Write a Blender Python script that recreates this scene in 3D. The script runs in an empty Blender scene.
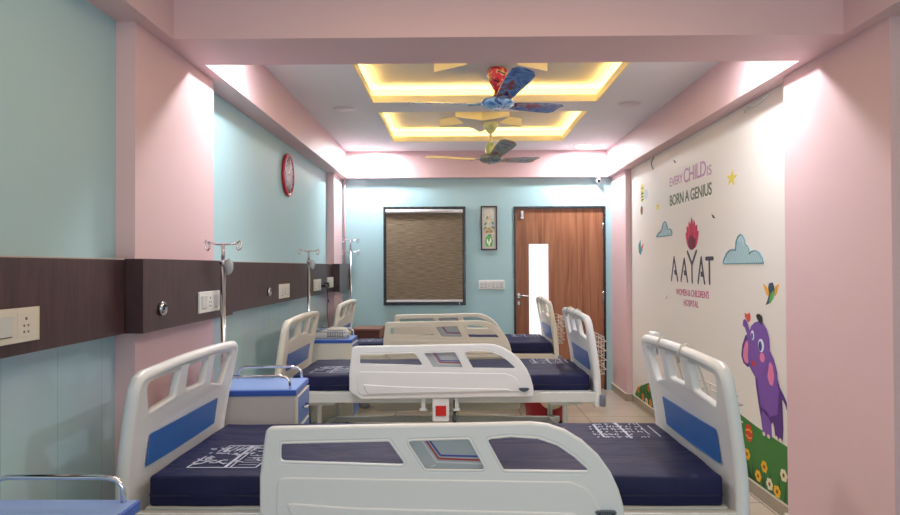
import bpy, bmesh, math, random
from mathutils import Vector, Matrix
R = math.radians
C = bpy.context.scene.collection
sc = bpy.context.scene
random.seed(7)

# ------------------------------------------------------------------ camera, world, light, exposure
cam_d = bpy.data.cameras.new('camera'); cam_d.sensor_width = 36.0; cam_d.lens = 28.0
cam_d.clip_start = 0.05; cam_d.clip_end = 60
cam = bpy.data.objects.new('camera', cam_d); C.objects.link(cam)
cam.matrix_world = (Matrix.Translation((0, 0, 1.41)) @ Matrix.Rotation(0.0104, 4, 'Z')
                    @ Matrix.Rotation(math.pi/2 + 0.0133, 4, 'X') @ Matrix.Rotation(-0.0042, 4, 'Z'))
sc.camera = cam
world = bpy.data.worlds.new('world'); sc.world = world; world.use_nodes = True
world.node_tree.nodes['Background'].inputs[0].default_value = (.75, .85, 1, 1)
world.node_tree.nodes['Background'].inputs[1].default_value = 0.3
sc.view_settings.view_transform = 'Standard'; sc.view_settings.look = 'None'
sc.view_settings.gamma = 1; sc.view_settings.use_curve_mapping = False
sc.view_settings.exposure = 0.05

def area_light(name, loc, size, power, color, rot=(0, 0, 0), shape='RECTANGLE', size_y=None, spread=180):
    l = bpy.data.lights.new(name, 'AREA'); l.shape = shape; l.size = size
    if size_y: l.size_y = size_y
    l.energy = power; l.color = color; l.spread = R(spread)
    o = bpy.data.objects.new(name, l); C.objects.link(o); o.location = loc; o.rotation_euler = rot
    o['kind'] = 'helper'
    return o
# added cool fill standing in for an unseen window behind the camera
area_light('front_fill', (0.25, -2.15, 1.55), 2.4, 40, (.84, .93, 1.0), rot=(R(90), 0, 0), size_y=1.5)
# added warm fill under the front bay ceiling, standing in for unseen fixtures
area_light('warm_fill', (0.2, 2.0, 2.715), 1.9, 17, (1.0, .66, .38), size_y=.8)
LIT = [(-0.92, 3.80), (1.40, 3.80), (-0.92, 7.72), (1.39, 7.66)]
DOWN_W = 17.5
COVE = 20.0

H_BEAM, H_CEIL, H_REC = 2.425, 2.728, 2.86
D = 8.03

# ------------------------------------------------------------------ materials
def srgb(r, g, b):
    f = lambda c: (c/255/12.92) if c/255 <= .04045 else ((c/255+.055)/1.055)**2.4
    return (f(r), f(g), f(b), 1)
def mat(name, col, rough=.5, metal=0, spec=.5, emis=None, estr=0, noise=0, nscale=30, bump=0, bscale=200, coat=0):
    m = bpy.data.materials.new(name); m.use_nodes = True
    nt = m.node_tree; b = nt.nodes['Principled BSDF']
    b.inputs['Base Color'].default_value = col; b.inputs['Roughness'].default_value = rough
    b.inputs['Metallic'].default_value = metal; b.inputs['Specular IOR Level'].default_value = spec
    b.inputs['Coat Weight'].default_value = coat
    if emis: b.inputs['Emission Color'].default_value = emis; b.inputs['Emission Strength'].default_value = estr
    tc = nt.nodes.new('ShaderNodeTexCoord')
    if noise:
        n = nt.nodes.new('ShaderNodeTexNoise'); n.inputs['Scale'].default_value = nscale; n.inputs['Detail'].default_value = 4
        nt.links.new(tc.outputs['Object'], n.inputs['Vector'])
        r = nt.nodes.new('ShaderNodeMix'); r.data_type = 'RGBA'
        r.inputs[6].default_value = tuple(c*(1-noise) for c in col[:3]) + (1,)
        r.inputs[7].default_value = tuple(min(1, c*(1+noise)) for c in col[:3]) + (1,)
        nt.links.new(n.outputs['Fac'], r.inputs[0]); nt.links.new(r.outputs[2], b.inputs['Base Color'])
    if bump:
        n = nt.nodes.new('ShaderNodeTexNoise'); n.inputs['Scale'].default_value = bscale
        nt.links.new(tc.outputs['Object'], n.inputs['Vector'])
        bp = nt.nodes.new('ShaderNodeBump'); bp.inputs['Strength'].default_value = bump; bp.inputs['Distance'].default_value = .01
        nt.links.new(n.outputs['Fac'], bp.inputs['Height']); nt.links.new(bp.outputs['Normal'], b.inputs['Normal'])
    return m
def ramp_mat(name, stops, scale, vec=(1, 1, 1), rough=.4, kind='noise', detail=5, distort=0, coat=0, bump=0):
    m = bpy.data.materials.new(name); m.use_nodes = True; nt = m.node_tree; b = nt.nodes['Principled BSDF']
    b.inputs['Roughness'].default_value = rough; b.inputs['Coat Weight'].default_value = coat
    tc = nt.nodes.new('ShaderNodeTexCoord'); mp = nt.nodes.new('ShaderNodeMapping'); mp.inputs['Scale'].default_value = vec
    nt.links.new(tc.outputs['Object'], mp.inputs['Vector'])
    n = nt.nodes.new('ShaderNodeTexNoise' if kind == 'noise' else 'ShaderNodeTexVoronoi')
    n.inputs['Scale'].default_value = scale
    if kind == 'noise': n.inputs['Detail'].default_value = detail; n.inputs['Distortion'].default_value = distort
    nt.links.new(mp.outputs['Vector'], n.inputs['Vector'])
    cr = nt.nodes.new('ShaderNodeValToRGB')
    while len(cr.color_ramp.elements) < len(stops): cr.color_ramp.elements.new(.5)
    for e, (p, c) in zip(cr.color_ramp.elements, stops): e.position = p; e.color = c
    nt.links.new(n.outputs['Fac'] if kind == 'noise' else n.outputs['Distance'], cr.inputs['Fac'])
    nt.links.new(cr.outputs['Color'], b.inputs['Base Color'])
    if bump:
        bp = nt.nodes.new('ShaderNodeBump'); bp.inputs['Strength'].default_value = bump; bp.inputs['Distance'].default_value = .02
        nt.links.new(n.outputs['Fac'], bp.inputs['Height']); nt.links.new(bp.outputs['Normal'], b.inputs['Normal'])
    return m
def tile_mat(name, c1, c2, mortar, scale_w, scale_h, rough, swap=False, msize=.004):
    m = bpy.data.materials.new(name); m.use_nodes = True; nt = m.node_tree; b = nt.nodes['Principled BSDF']
    b.inputs['Roughness'].default_value = rough
    tc = nt.nodes.new('ShaderNodeTexCoord'); sp = nt.nodes.new('ShaderNodeSeparateXYZ'); cb = nt.nodes.new('ShaderNodeCombineXYZ')
    nt.links.new(tc.outputs['Object'], sp.inputs[0])
    if swap: nt.links.new(sp.outputs['Y'], cb.inputs['X']); nt.links.new(sp.outputs['Z'], cb.inputs['Y'])
    else: nt.links.new(sp.outputs['X'], cb.inputs['X']); nt.links.new(sp.outputs['Y'], cb.inputs['Y'])
    br = nt.nodes.new('ShaderNodeTexBrick'); br.offset = 0; br.inputs['Scale'].default_value = 1
    br.inputs['Brick Width'].default_value = scale_w; br.inputs['Row Height'].default_value = scale_h
    br.inputs['Mortar Size'].default_value = msize; br.inputs['Mortar Smooth'].default_value = .1
    br.inputs['Color1'].default_value = c1; br.inputs['Color2'].default_value = c2; br.inputs['Mortar'].default_value = mortar
    nt.links.new(cb.outputs[0], br.inputs['Vector'])
    n = nt.nodes.new('ShaderNodeTexNoise'); n.inputs['Scale'].default_value = 3; n.inputs['Detail'].default_value = 8
    nt.links.new(tc.outputs['Object'], n.inputs['Vector'])
    mx = nt.nodes.new('ShaderNodeMix'); mx.data_type = 'RGBA'; mx.blend_type = 'MULTIPLY'; mx.inputs[0].default_value = .25
    nt.links.new(br.outputs['Color'], mx.inputs[6]); nt.links.new(n.outputs['Color'], mx.inputs[7])
    nt.links.new(mx.outputs[2], b.inputs['Base Color'])
    return m
M = {}
M['teal'] = mat('wall_paint_teal', srgb(172, 209, 216), .55, noise=.02, nscale=2, bump=.02)
M['teal_tile'] = tile_mat('wall_gloss_teal', srgb(192, 224, 232), srgb(194, 226, 234), srgb(160, 190, 198), .305, 9, .12, True, .0015)
M['pink'] = mat('wall_paint_pink', srgb(226, 193, 196), .5, noise=.02, nscale=2, bump=.02)
M['cream_wall'] = mat('wall_paint_cream', srgb(226, 222, 214), .6)
M['ceil'] = mat('ceiling_paint', srgb(240, 238, 242), .7)
M['rec'] = mat('recess_paint', srgb(224, 219, 212), .7)
M['lip'] = mat('tray_edge_glow_tint', srgb(250, 238, 200), .6)  # pale yellow puts the strip-light glow into the edge colour
M['floor'] = tile_mat('floor_tile', srgb(222, 208, 190), srgb(216, 202, 184), srgb(150, 135, 120), .6, .6, .09)
M['skirt'] = mat('skirting_tile', srgb(172, 158, 136), .2, noise=.06, nscale=12)
M['skirt_top'] = mat('skirting_edge', srgb(222, 214, 200), .3)
M['lam'] = ramp_mat('dark_laminate', [(.3, srgb(50, 30, 33)), (.7, srgb(78, 50, 54))], 6, (1, 6, .8), .32, distort=1)
M['lam_edge'] = mat('laminate_edge', srgb(186, 170, 160), .4)
M['white_pl'] = mat('white_abs', srgb(234, 236, 236), .33)
M['cream_pl'] = mat('cream_abs', srgb(234, 228, 212), .35)
M['white_mt'] = mat('white_metal', srgb(216, 220, 216), .4)
M['cream_mt'] = mat('cream_metal', srgb(226, 220, 202), .4)
M['blue'] = mat('blue_panel', srgb(52, 112, 190), .35)
M['blue_pale'] = mat('blue_panel_pale', srgb(84, 118, 186), .35)
M['blue_top'] = mat('blue_top', srgb(150, 180, 238), .32)
M['blue_edge'] = mat('blue_edge', srgb(52, 92, 186), .35)
M['navy'] = ramp_mat('navy_cover', [(.3, srgb(22, 23, 62)), (.7, srgb(31, 33, 78))], 3, (1, 2, 1), .55, distort=.6, bump=1)
M['navy'].node_tree.nodes['Principled BSDF'].inputs['Specular IOR Level'].default_value = .3
M['seam'] = mat('navy_seam', srgb(22, 22, 58), .5)
M['print'] = mat('white_print', srgb(200, 204, 222), .6)
M['grey_pl'] = mat('display_grey', srgb(172, 180, 184), .35)
M['lt_grey'] = mat('line_pale', srgb(206, 210, 212), .4)
M['red_line'] = mat('line_red', srgb(170, 52, 60), .4)
M['blue_line'] = mat('line_blue', srgb(66, 74, 160), .4)
M['logo'] = mat('logo_grey', srgb(96, 108, 118), .4)
M['logo_dk'] = mat('logo_dark', srgb(52, 60, 70), .4)
M['bumper'] = mat('bumper_grey', srgb(118, 124, 140), .5)
M['rubber'] = mat('rubber_black', srgb(28, 28, 30), .6)
M['steel'] = mat('steel', srgb(200, 202, 205), .18, metal=1)
M['chrome'] = mat('chrome', srgb(225, 225, 228), .1, metal=1)
M['wire'] = mat('wire_white', srgb(214, 208, 198), .3, metal=.6)
M['red'] = mat('red_plastic', srgb(205, 32, 30), .35)
M['dkred'] = mat('dark_red_plastic', srgb(158, 14, 34), .35)
M['cream_lid'] = mat('cream_lid', srgb(224, 204, 170), .4)
M['beige_lam'] = mat('beige_laminate', srgb(202, 198, 196), .45, noise=.04, nscale=80)
M['cream_lam'] = mat('cream_laminate', srgb(224, 222, 208), .45)
M['plate'] = mat('switch_plate', srgb(232, 232, 226), .3)
M['plate_cream'] = mat('switch_plate_cream', srgb(222, 217, 202), .3)
M['rocker'] = mat('switch_rocker', srgb(210, 212, 208), .3)
M['hole'] = mat('dark_hole', srgb(104, 100, 98), .6)
M['yellow_edge'] = mat('yellow_edge', srgb(206, 200, 70), .4)
M['black'] = mat('black_plastic', srgb(20, 20, 22), .35)
M['granite'] = ramp_mat('black_granite', [(.45, srgb(28, 30, 34)), (.6, srgb(60, 64, 70))], 60, rough=.25)
M['wood'] = ramp_mat('door_wood', [(.28, srgb(120, 72, 46)), (.5, srgb(152, 98, 68)), (.75, srgb(174, 120, 86))], 7, (3.2, 3.2, .16), .38, detail=8, distort=.8)
M['box_wood'] = ramp_mat('box_wood', [(.3, srgb(120, 74, 58)), (.7, srgb(160, 106, 84))], 6, (.4, 4, 4), .4, distort=.5)
M['box_dark'] = mat('box_dark', srgb(96, 48, 34), .5)
M['frost'] = mat('lit_frosted_glass', srgb(240, 240, 250), .3, emis=(.93, .93, 1, 1), estr=.88)
M['lamp'] = mat('lamp_disc', srgb(255, 255, 255), .5, emis=(1, .98, 1, 1), estr=14)
M['lamp_off'] = mat('lamp_disc_off', srgb(214, 208, 208), .4)
M['trimring'] = mat('lamp_ring', srgb(226, 222, 224), .4)
M['led'] = mat('led_strip', srgb(255, 220, 140), .5, emis=(1, .73, .27, 1), estr=COVE)
M['star'] = mat('star_panel', srgb(222, 216, 208), .6)
M['star_side_glow'] = mat('star_side_glow', srgb(246, 236, 196), .6)  # yellow cove glow baked into the colour of the star's sides
M['clock_red'] = mat('clock_red', srgb(190, 34, 52), .3)
M['clock_face'] = mat('clock_face', srgb(244, 236, 240), .2, coat=.3)
M['ink'] = mat('ink', srgb(48, 48, 62), .5)
M['frame_wood'] = mat('picture_frame', srgb(58, 32, 28), .35)
M['canvas'] = mat('canvas', srgb(206, 204, 196), .6)
M['blindtube'] = mat('blind_tube', srgb(222, 220, 220), .4)
M['fan1'] = ramp_mat('fan_blue', [(.25, srgb(20, 34, 96)), (.42, srgb(50, 110, 200)), (.55, srgb(150, 200, 235)), (.62, srgb(44, 80, 160)), (.78, srgb(20, 22, 56))], 9, rough=.25, distort=1, coat=.4)
M['fan1b'] = ramp_mat('fan_blue_red', [(.3, srgb(24, 44, 110)), (.44, srgb(50, 110, 190)), (.54, srgb(110, 160, 210)), (.59, srgb(60, 80, 150)), (.62, srgb(170, 40, 46)), (.72, srgb(50, 20, 50))], 9, rough=.3, distort=1, coat=.3)
M['fan1c'] = ramp_mat('fan_red', [(.40, srgb(34, 16, 30)), (.46, srgb(206, 40, 60)), (.55, srgb(190, 30, 66)), (.58, srgb(236, 190, 150)), (.63, srgb(50, 20, 44))], 18, rough=.25, distort=.7, coat=.4)
M['fan2'] = ramp_mat('fan_green', [(.3, srgb(120, 160, 120)), (.5, srgb(214, 222, 168)), (.6, srgb(220, 214, 150)), (.7, srgb(70, 100, 150))], 10, rough=.3, distort=.6)
M['fan2b'] = ramp_mat('fan_multi', [(.3, srgb(70, 66, 92)), (.45, srgb(120, 140, 150)), (.55, srgb(170, 150, 120)), (.65, srgb(130, 60, 80))], 14, rough=.3, distort=.6)
M['fan_cream'] = mat('fan_cream', srgb(226, 208, 160), .35)
M['brass'] = mat('brass', srgb(210, 170, 90), .25, metal=1)
M['mural'] = mat('mural_paper', srgb(236, 231, 224), .5)
for k, c in dict(grass=(58, 128, 52), grass_dk=(28, 84, 38), lilac=(196, 142, 184), green_tx=(74, 100, 60), rose=(222, 58, 98), crimson=(206, 30, 84), plum=(120, 20, 60), magenta=(198, 60, 130),
                 charcoal=(58, 56, 72), cloud=(186, 214, 220), cloud_ln=(96, 158, 174), star_y=(232, 214, 60), purple=(126, 84, 172), purple_dk=(84, 48, 130), pink_ear=(232, 130, 170),
                 skin=(240, 226, 200), flower_y=(246, 186, 40), flower_o=(240, 140, 30), flower_w=(240, 230, 196), flower_c=(150, 80, 20), ball=(214, 60, 40), bird_o=(244, 172, 44), bird_b=(48, 76, 96),
                 bird_g=(96, 178, 84), white=(245, 245, 245), iris=(40, 84, 170), hair=(40, 30, 34), bfly=(226, 84, 60), amber=(232, 160, 50), aqua=(60, 150, 160)).items():
    M[k] = mat('mural_' + k, srgb(*c), .5)
# woven roller blind
def blind_mat():
    m = bpy.data.materials.new('woven_blind'); m.use_nodes = True; nt = m.node_tree; b = nt.nodes['Principled BSDF']; b.inputs['Roughness'].default_value = .8
    tc = nt.nodes.new('ShaderNodeTexCoord'); mp = nt.nodes.new('ShaderNodeMapping'); mp.inputs['Scale'].default_value = (4, 1, 70)
    n = nt.nodes.new('ShaderNodeTexNoise'); n.inputs['Scale'].default_value = 2.2; n.inputs['Detail'].default_value = 6
    cr = nt.nodes.new('ShaderNodeValToRGB'); cr.color_ramp.elements[0].position = .3; cr.color_ramp.elements[0].color = srgb(100, 88, 70)
    cr.color_ramp.elements[1].position = .75; cr.color_ramp.elements[1].color = srgb(160, 143, 117)
    nt.links.new(tc.outputs['Object'], mp.inputs[0]); nt.links.new(mp.outputs[0], n.inputs['Vector']); nt.links.new(n.outputs['Fac'], cr.inputs[0]); nt.links.new(cr.outputs[0], b.inputs['Base Color'])
    return m
M['blind'] = blind_mat()

# ------------------------------------------------------------------ helpers
def link(name, me, mats, parent=None, loc=None, label=None, smooth=False):
    o = bpy.data.objects.new(name, me); C.objects.link(o)
    for m in (mats if isinstance(mats, (list, tuple)) else [mats]): me.materials.append(m)
    if smooth:
        for p in me.polygons: p.use_smooth = True
        me.set_sharp_from_angle(angle=R(38))
    if parent is not None: o.parent = parent
    if loc is not None: o.location = loc
    if label: o['label'] = label
    return o
def tag(o, label, cat, group=None):
    o['label'] = label; o['category'] = cat
    if group: o['group'] = group
    return o
def thing(name, label, cat, loc=(0, 0, 0), rz=0, group=None):
    o = bpy.data.objects.new(name, None); C.objects.link(o); o.location = loc; o.rotation_euler = (0, 0, rz)
    return tag(o, label, cat, group)
class MB:
    def __init__(s): s.bm = bmesh.new()
    def box(s, x0, x1, y0, y1, z0, z1, mi=0, bevel=0, seg=2):
        vs = [s.bm.verts.new((x, y, z)) for x in (x0, x1) for y in (y0, y1) for z in (z0, z1)]
        idx = [(0, 1, 3, 2), (4, 6, 7, 5), (0, 4, 5, 1), (2, 3, 7, 6), (0, 2, 6, 4), (1, 5, 7, 3)]
        fs = [s.bm.faces.new([vs[i] for i in f]) for f in idx]
        for f in fs: f.material_index = mi
        if bevel:
            es = list({e for f in fs for e in f.edges})
            r = bmesh.ops.bevel(s.bm, geom=es, offset=bevel, segments=seg, affect='EDGES', profile=.5)
            for f in r['faces']: f.material_index = mi
        return s
    def tube(s, path, r, n=10, mi=0, closed=False, caps=True):
        P = [Vector(p) for p in path]; N = len(P); rings = []
        rr = r if isinstance(r, (list, tuple)) else [r]*N
        up = None
        for i, p in enumerate(P):
            if closed: t = (P[(i+1) % N]-P[i-1]).normalized()
            else: t = (P[min(i+1, N-1)]-P[max(i-1, 0)]).normalized()
            if up is None:
                a = Vector((0, 0, 1)) if abs(t.z) < .9 else Vector((1, 0, 0)); u = t.cross(a).normalized()
            else:
                u = (up - t*up.dot(t)).normalized()
            up = u; v = t.cross(u)
            rings.append([s.bm.verts.new(p+(u*math.cos(2*math.pi*k/n)+v*math.sin(2*math.pi*k/n))*rr[i]) for k in range(n)])
        for i in range(N if closed else N-1):
            a, b = rings[i], rings[(i+1) % N]
            for k in range(n):
                f = s.bm.faces.new((a[k], a[(k+1) % n], b[(k+1) % n], b[k])); f.smooth = True; f.material_index = mi
        if not closed and caps:
            for rg in (rings[0][::-1], rings[-1]):
                f = s.bm.faces.new(rg); f.material_index = mi
        return s
    def lathe(s, prof, n=32, c=(0, 0, 0), mi=0, axis='Z', sy=1):
        rings = []
        for r, z in prof:
            ring = []
            for k in range(n):
                a = 2*math.pi*k/n; p = (r*math.cos(a), r*math.sin(a)*sy, z)
                if axis == 'X': p = (p[2], p[0], p[1])
                if axis == 'Y': p = (p[0], p[2], p[1])
                ring.append(s.bm.verts.new((p[0]+c[0], p[1]+c[1], p[2]+c[2])))
            rings.append(ring)
        for a, b in zip(rings, rings[1:]):
            for k in range(n):
                f = s.bm.faces.new((a[k], a[(k+1) % n], b[(k+1) % n], b[k])); f.smooth = True; f.material_index = mi
        for rg in (rings[0][::-1], rings[-1]):
            f = s.bm.faces.new(rg); f.material_index = mi
        return s
    def prism(s, pts, d0, d1, fn, mi=0):
        """polygon pts (a,b) extruded between d0 and d1; fn(a,b,d) -> xyz"""
        A = [s.bm.verts.new(fn(a, b, d0)) for a, b in pts]; B = [s.bm.verts.new(fn(a, b, d1)) for a, b in pts]
        n = len(pts)
        for i in range(n):
            f = s.bm.faces.new((A[i], A[(i+1) % n], B[(i+1) % n], B[i])); f.material_index = mi
        for ring in (A[::-1], B):
            f = s.bm.faces.new(ring); f.material_index = mi
        return s
    def mesh(s, m):
        me = m.copy(); s.bm.from_mesh(me); bpy.data.meshes.remove(me); return s
    def build(s, name, mats, parent=None, loc=None, label=None, smooth=False):
        bmesh.ops.recalc_face_normals(s.bm, faces=s.bm.faces)
        me = bpy.data.meshes.new(name); s.bm.to_mesh(me); s.bm.free()
        return link(name, me, mats, parent, loc, label, smooth)
def struct(o): o['kind'] = 'structure'; return o
def sbox(name, m, *a, **k): return struct(MB().box(*a, **k).build(name, m))

def fillet(pts, r, seg=5):
    out = []; n = len(pts)
    for i in range(n):
        p0, p, p1 = Vector(pts[i-1][:2]), Vector(pts[i][:2]), Vector(pts[(i+1) % n][:2])
        rr = pts[i][2] if len(pts[i]) > 2 else r
        a, b = (p0-p), (p1-p); la, lb = a.length, b.length
        if rr <= 0 or la < 1e-6 or lb < 1e-6: out.append(tuple(p)); continue
        a.normalize(); b.normalize(); ang = a.angle(b)
        if ang > 3.0: out.append(tuple(p)); continue
        d = min(rr/math.tan(ang/2), la*.45, lb*.45)
        s, e = p+a*d, p+b*d
        for k in range(seg+1):
            t = k/seg; q = s*(1-t)**2+p*2*t*(1-t)+e*t*t; out.append((q.x, q.y))
    return out
def plate(outer, holes, half, bevel, fn, sub=.04):
    """rounded plate with holes as a mesh; half = half thickness incl. bevel; fn(a,b,d)->xyz"""
    cu = bpy.data.curves.new('c', 'CURVE'); cu.dimensions = '2D'; cu.fill_mode = 'BOTH'
    cu.extrude = max(half-bevel, 0); cu.bevel_depth = bevel; cu.bevel_resolution = 2; cu.offset = -bevel
    def dens(pts):
        out = []
        for i, p in enumerate(pts):
            q = pts[(i+1) % len(pts)]; L = math.dist(p, q); n = max(1, int(L/sub))
            for k in range(n): out.append((p[0]+(q[0]-p[0])*k/n, p[1]+(q[1]-p[1])*k/n))
        return out
    for pl in [outer]+holes:
        pl = dens(pl); s = cu.splines.new('POLY'); s.points.add(len(pl)-1)
        for q, p in zip(s.points, pl): q.co = (p[0], p[1], 0, 1)
        s.use_cyclic_u = True
    ob = bpy.data.objects.new('c', cu); C.objects.link(ob)
    me = bpy.data.meshes.new_from_object(ob.evaluated_get(bpy.context.evaluated_depsgraph_get()))
    bpy.data.objects.remove(ob); bpy.data.curves.remove(cu)
    for v in me.vertices: v.co = Vector(fn(*v.co))
    return me
def text_mesh(body, w, h, bold=0.0, spacing=1.0):
    """text mesh fitted to w x h, in its own plane, origin bottom left"""
    cu = bpy.data.curves.new('t', 'FONT'); cu.body = body; cu.offset = bold; cu.space_character = spacing; cu.extrude = 0.001
    ob = bpy.data.objects.new('t', cu); C.objects.link(ob)
    me = bpy.data.meshes.new_from_object(ob.evaluated_get(bpy.context.evaluated_depsgraph_get()))
    bpy.data.objects.remove(ob); bpy.data.curves.remove(cu)
    xs = [v.co.x for v in me.vertices]; ys = [v.co.y for v in me.vertices]
    for v in me.vertices:
        v.co.x = (v.co.x-min(xs))/(max(xs)-min(xs))*w; v.co.y = (v.co.y-min(ys))/(max(ys)-min(ys))*h
    return me

# ------------------------------------------------------------------ room shell
XL, XR, CL, CR = -1.40, 1.83, -1.32, 1.766
BL, BR = -1.256, 1.703
Y0 = -2.3
LOW = 1.16
sbox('floor', M['floor'], XL-.12, XR+.12, Y0-.12, D+.12, -.1, 0)
b = MB(); b.box(XL-.12, XL, Y0-.12, D+.12, LOW, 3.0, 0).box(XL-.12, XL, Y0-.12, D+.12, 0, LOW, 1)
struct(b.build('wall_left', [M['teal'], M['teal_tile']]))
sbox('wall_right', M['teal'], XR, XR+.12, Y0-.12, D+.12, 0, 3.0)
b = MB(); b.box(XL, .647, D, D+.12, 0, 3).box(1.697, XR, D, D+.12, 0, 3).box(.647, 1.697, D, D+.12, 2.099, 3)
struct(b.build('wall_back', M['teal']))
b = MB(); b.box(XL, -.95, Y0-.12, Y0, 0, 3).box(1.45, XR, Y0-.12, Y0, 0, 3).box(-.95, 1.45, Y0-.12, Y0, 0, .8).box(-.95, 1.45, Y0-.12, Y0, 2.3, 3)
struct(b.build('wall_front', M['cream_wall']))
# columns and beams
sbox('trim_1', M['pink'], XL, CL, 2.853, 3.778, 0, H_BEAM)
sbox('trim_2', M['pink'], XL, CL, 7.48, D, 0, H_BEAM)
sbox('trim_3', M['pink'], CR, XR, 2.861, 3.786, 0, H_BEAM)
sbox('trim_4', M['pink'], CR, XR, 7.35, D, 0, H_BEAM)
sbox('trim_5', M['pink'], XL, BL, Y0, D, H_BEAM, 3.0)
sbox('trim_6', M['pink'], BR, XR, Y0, D, H_BEAM, 3.0)
sbox('trim_7', M['pink'], BL, BR, 3.081, 3.482, H_BEAM, 3.0)
sbox('trim_8', M['pink'], BL, BR, 7.940, D, H_BEAM, 3.0)
# ceiling with the two recessed trays
TR = [(-.668, 1.118, 4.17, 5.58), (-.662, 1.105, 5.945, 7.33)]
b = MB()
def cbox(*a): b.box(*a)
ys = [3.482, TR[0][2], TR[0][3], TR[1][2], TR[1][3], 7.940]
for i in (0, 2, 4): cbox(BL, BR, ys[i], ys[i+1], H_CEIL, H_CEIL+.012)
for t in TR:
    cbox(BL, t[0], t[2], t[3], H_CEIL, H_CEIL+.012); cbox(t[1], BR, t[2], t[3], H_CEIL, H_CEIL+.012)
struct(b.build('ceiling', M['ceil']))
sbox('ceiling', M['ceil'], BL, BR, Y0, 3.081, H_CEIL, H_CEIL+.1)
sbox('ceiling', M['rec'], BL, BR, 3.482, 7.940, H_REC, 3.0)
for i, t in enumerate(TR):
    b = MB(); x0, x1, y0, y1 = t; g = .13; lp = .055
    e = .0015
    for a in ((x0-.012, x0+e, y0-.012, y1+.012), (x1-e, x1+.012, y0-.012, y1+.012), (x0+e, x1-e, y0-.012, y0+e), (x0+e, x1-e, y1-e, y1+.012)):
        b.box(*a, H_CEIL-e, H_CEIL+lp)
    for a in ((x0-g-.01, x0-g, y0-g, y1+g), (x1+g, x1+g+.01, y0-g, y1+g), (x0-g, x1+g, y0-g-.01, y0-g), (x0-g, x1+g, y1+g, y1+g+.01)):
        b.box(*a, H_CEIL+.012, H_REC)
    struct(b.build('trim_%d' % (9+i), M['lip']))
    t_ = thing('cove_light', ['warm yellow hidden strip light around the nearer ceiling tray', 'warm yellow hidden strip light around the farther ceiling tray'][i], 'strip light', (0, 0, H_CEIL+.014), group='strip lights in the ceiling trays')
    for a in ((x0-.07, x0-.045, y0-.06, y1+.06), (x1+.045, x1+.07, y0-.06, y1+.06), (x0-.04, x1+.04, y0-.07, y0-.045), (x0-.04, x1+.04, y1+.045, y1+.07)):
        MB().box(*a, 0, .012).build('led_strip', M['led'], t_)
# star panels hanging in the trays
for (cx, cy, w, lab) in ((.24, 4.78, .42, 'grey star panel with glow-tinted yellow sides in the nearer ceiling tray'), (.235, 6.72, .42, 'grey star panel with glow-tinted yellow sides in the farther ceiling tray')):
    pts = []
    for k in range(10):
        r = w if k % 2 == 0 else w*.42; a = math.pi/2+k*math.pi/5; pts.append((r*math.cos(a), r*math.sin(a)))
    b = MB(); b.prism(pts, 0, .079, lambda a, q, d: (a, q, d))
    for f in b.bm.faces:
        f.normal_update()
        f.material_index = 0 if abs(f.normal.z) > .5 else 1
    o = b.build('ceiling_star', [M['star'], M['star_side_glow']], loc=(cx, cy, 2.78)); tag(o, lab, 'ceiling panel', 'star panels in the ceiling trays')
# skirting
def skirting(name, x0, x1, y0, y1):
    b = MB(); b.box(x0, x1, y0, y1, 0, .074, 0).box(x0, x1, y0, y1, .074, .08, 1)
    struct(b.build(name, [M['skirt'], M['skirt_top']]))
skirting('baseboard_right', XR-.014, XR, 3.786, 7.35); skirting('baseboard_right', CR-.014, CR, 7.336, D-.0); skirting('baseboard_right', CR, XR-.014, 7.336, 7.35)
skirting('baseboard_right', CR-.014, CR, 2.861, 3.80); skirting('baseboard_right', CR, XR-.014, 3.786, 3.80)
skirting('baseboard_left', XL, XL+.014, 3.778, 7.48); skirting('baseboard_left', XL, XL+.014, Y0, 2.853); skirting('baseboard_left', CL, CL+.014, 2.84, 3.79)
skirting('baseboard_back', -1.306, .647, D-.014, D)
# window with roller blind
wx0, wx1, wz0, wz1 = -.845, .095, .972, 2.10
b = MB(); f = .026
for a in ((wx0, wx0+f, wz0, wz1), (wx1-f, wx1, wz0, wz1), (wx0+f, wx1-f, wz1-f, wz1), (wx0+f, wx1-f, wz0, wz0+f*.8)):
    b.box(a[0], a[1], D-.03, D, a[2], a[3])
win = struct(b.build('window_1', M['granite']))
struct(MB().box(wx0+f, wx1-f, D-.006, D, wz0+f*.8, wz1-f).build('window_pane', M['frost_dark'] if 'frost_dark' in M else M['black'], win))
t_ = thing('roller_blind', 'brown woven roller blind drawn down over the window', 'blind', (wx0+.03, D-.03, wz0))
W_ = wx1-wx0-.06
MB().box(.005, W_-.005, -.006, -.003, .06, wz1-wz0-.05).build('blind_fabric', M['blind'], t_)
MB().tube([(0, -.02, wz1-wz0-.055), (W_, -.02, wz1-wz0-.055)], .022, 14).build('head_tube', M['blindtube'], t_)
MB().box(0.005, W_-.005, -.014, .002, .036, .062, bevel=.004).build('bottom_bar', M['blindtube'], t_)
MB().tube([(W_-.04, -.02, .036), (W_-.04, -.02, .0)], .003, 6).build('pull_tab', M['blindtube'], t_)
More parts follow.
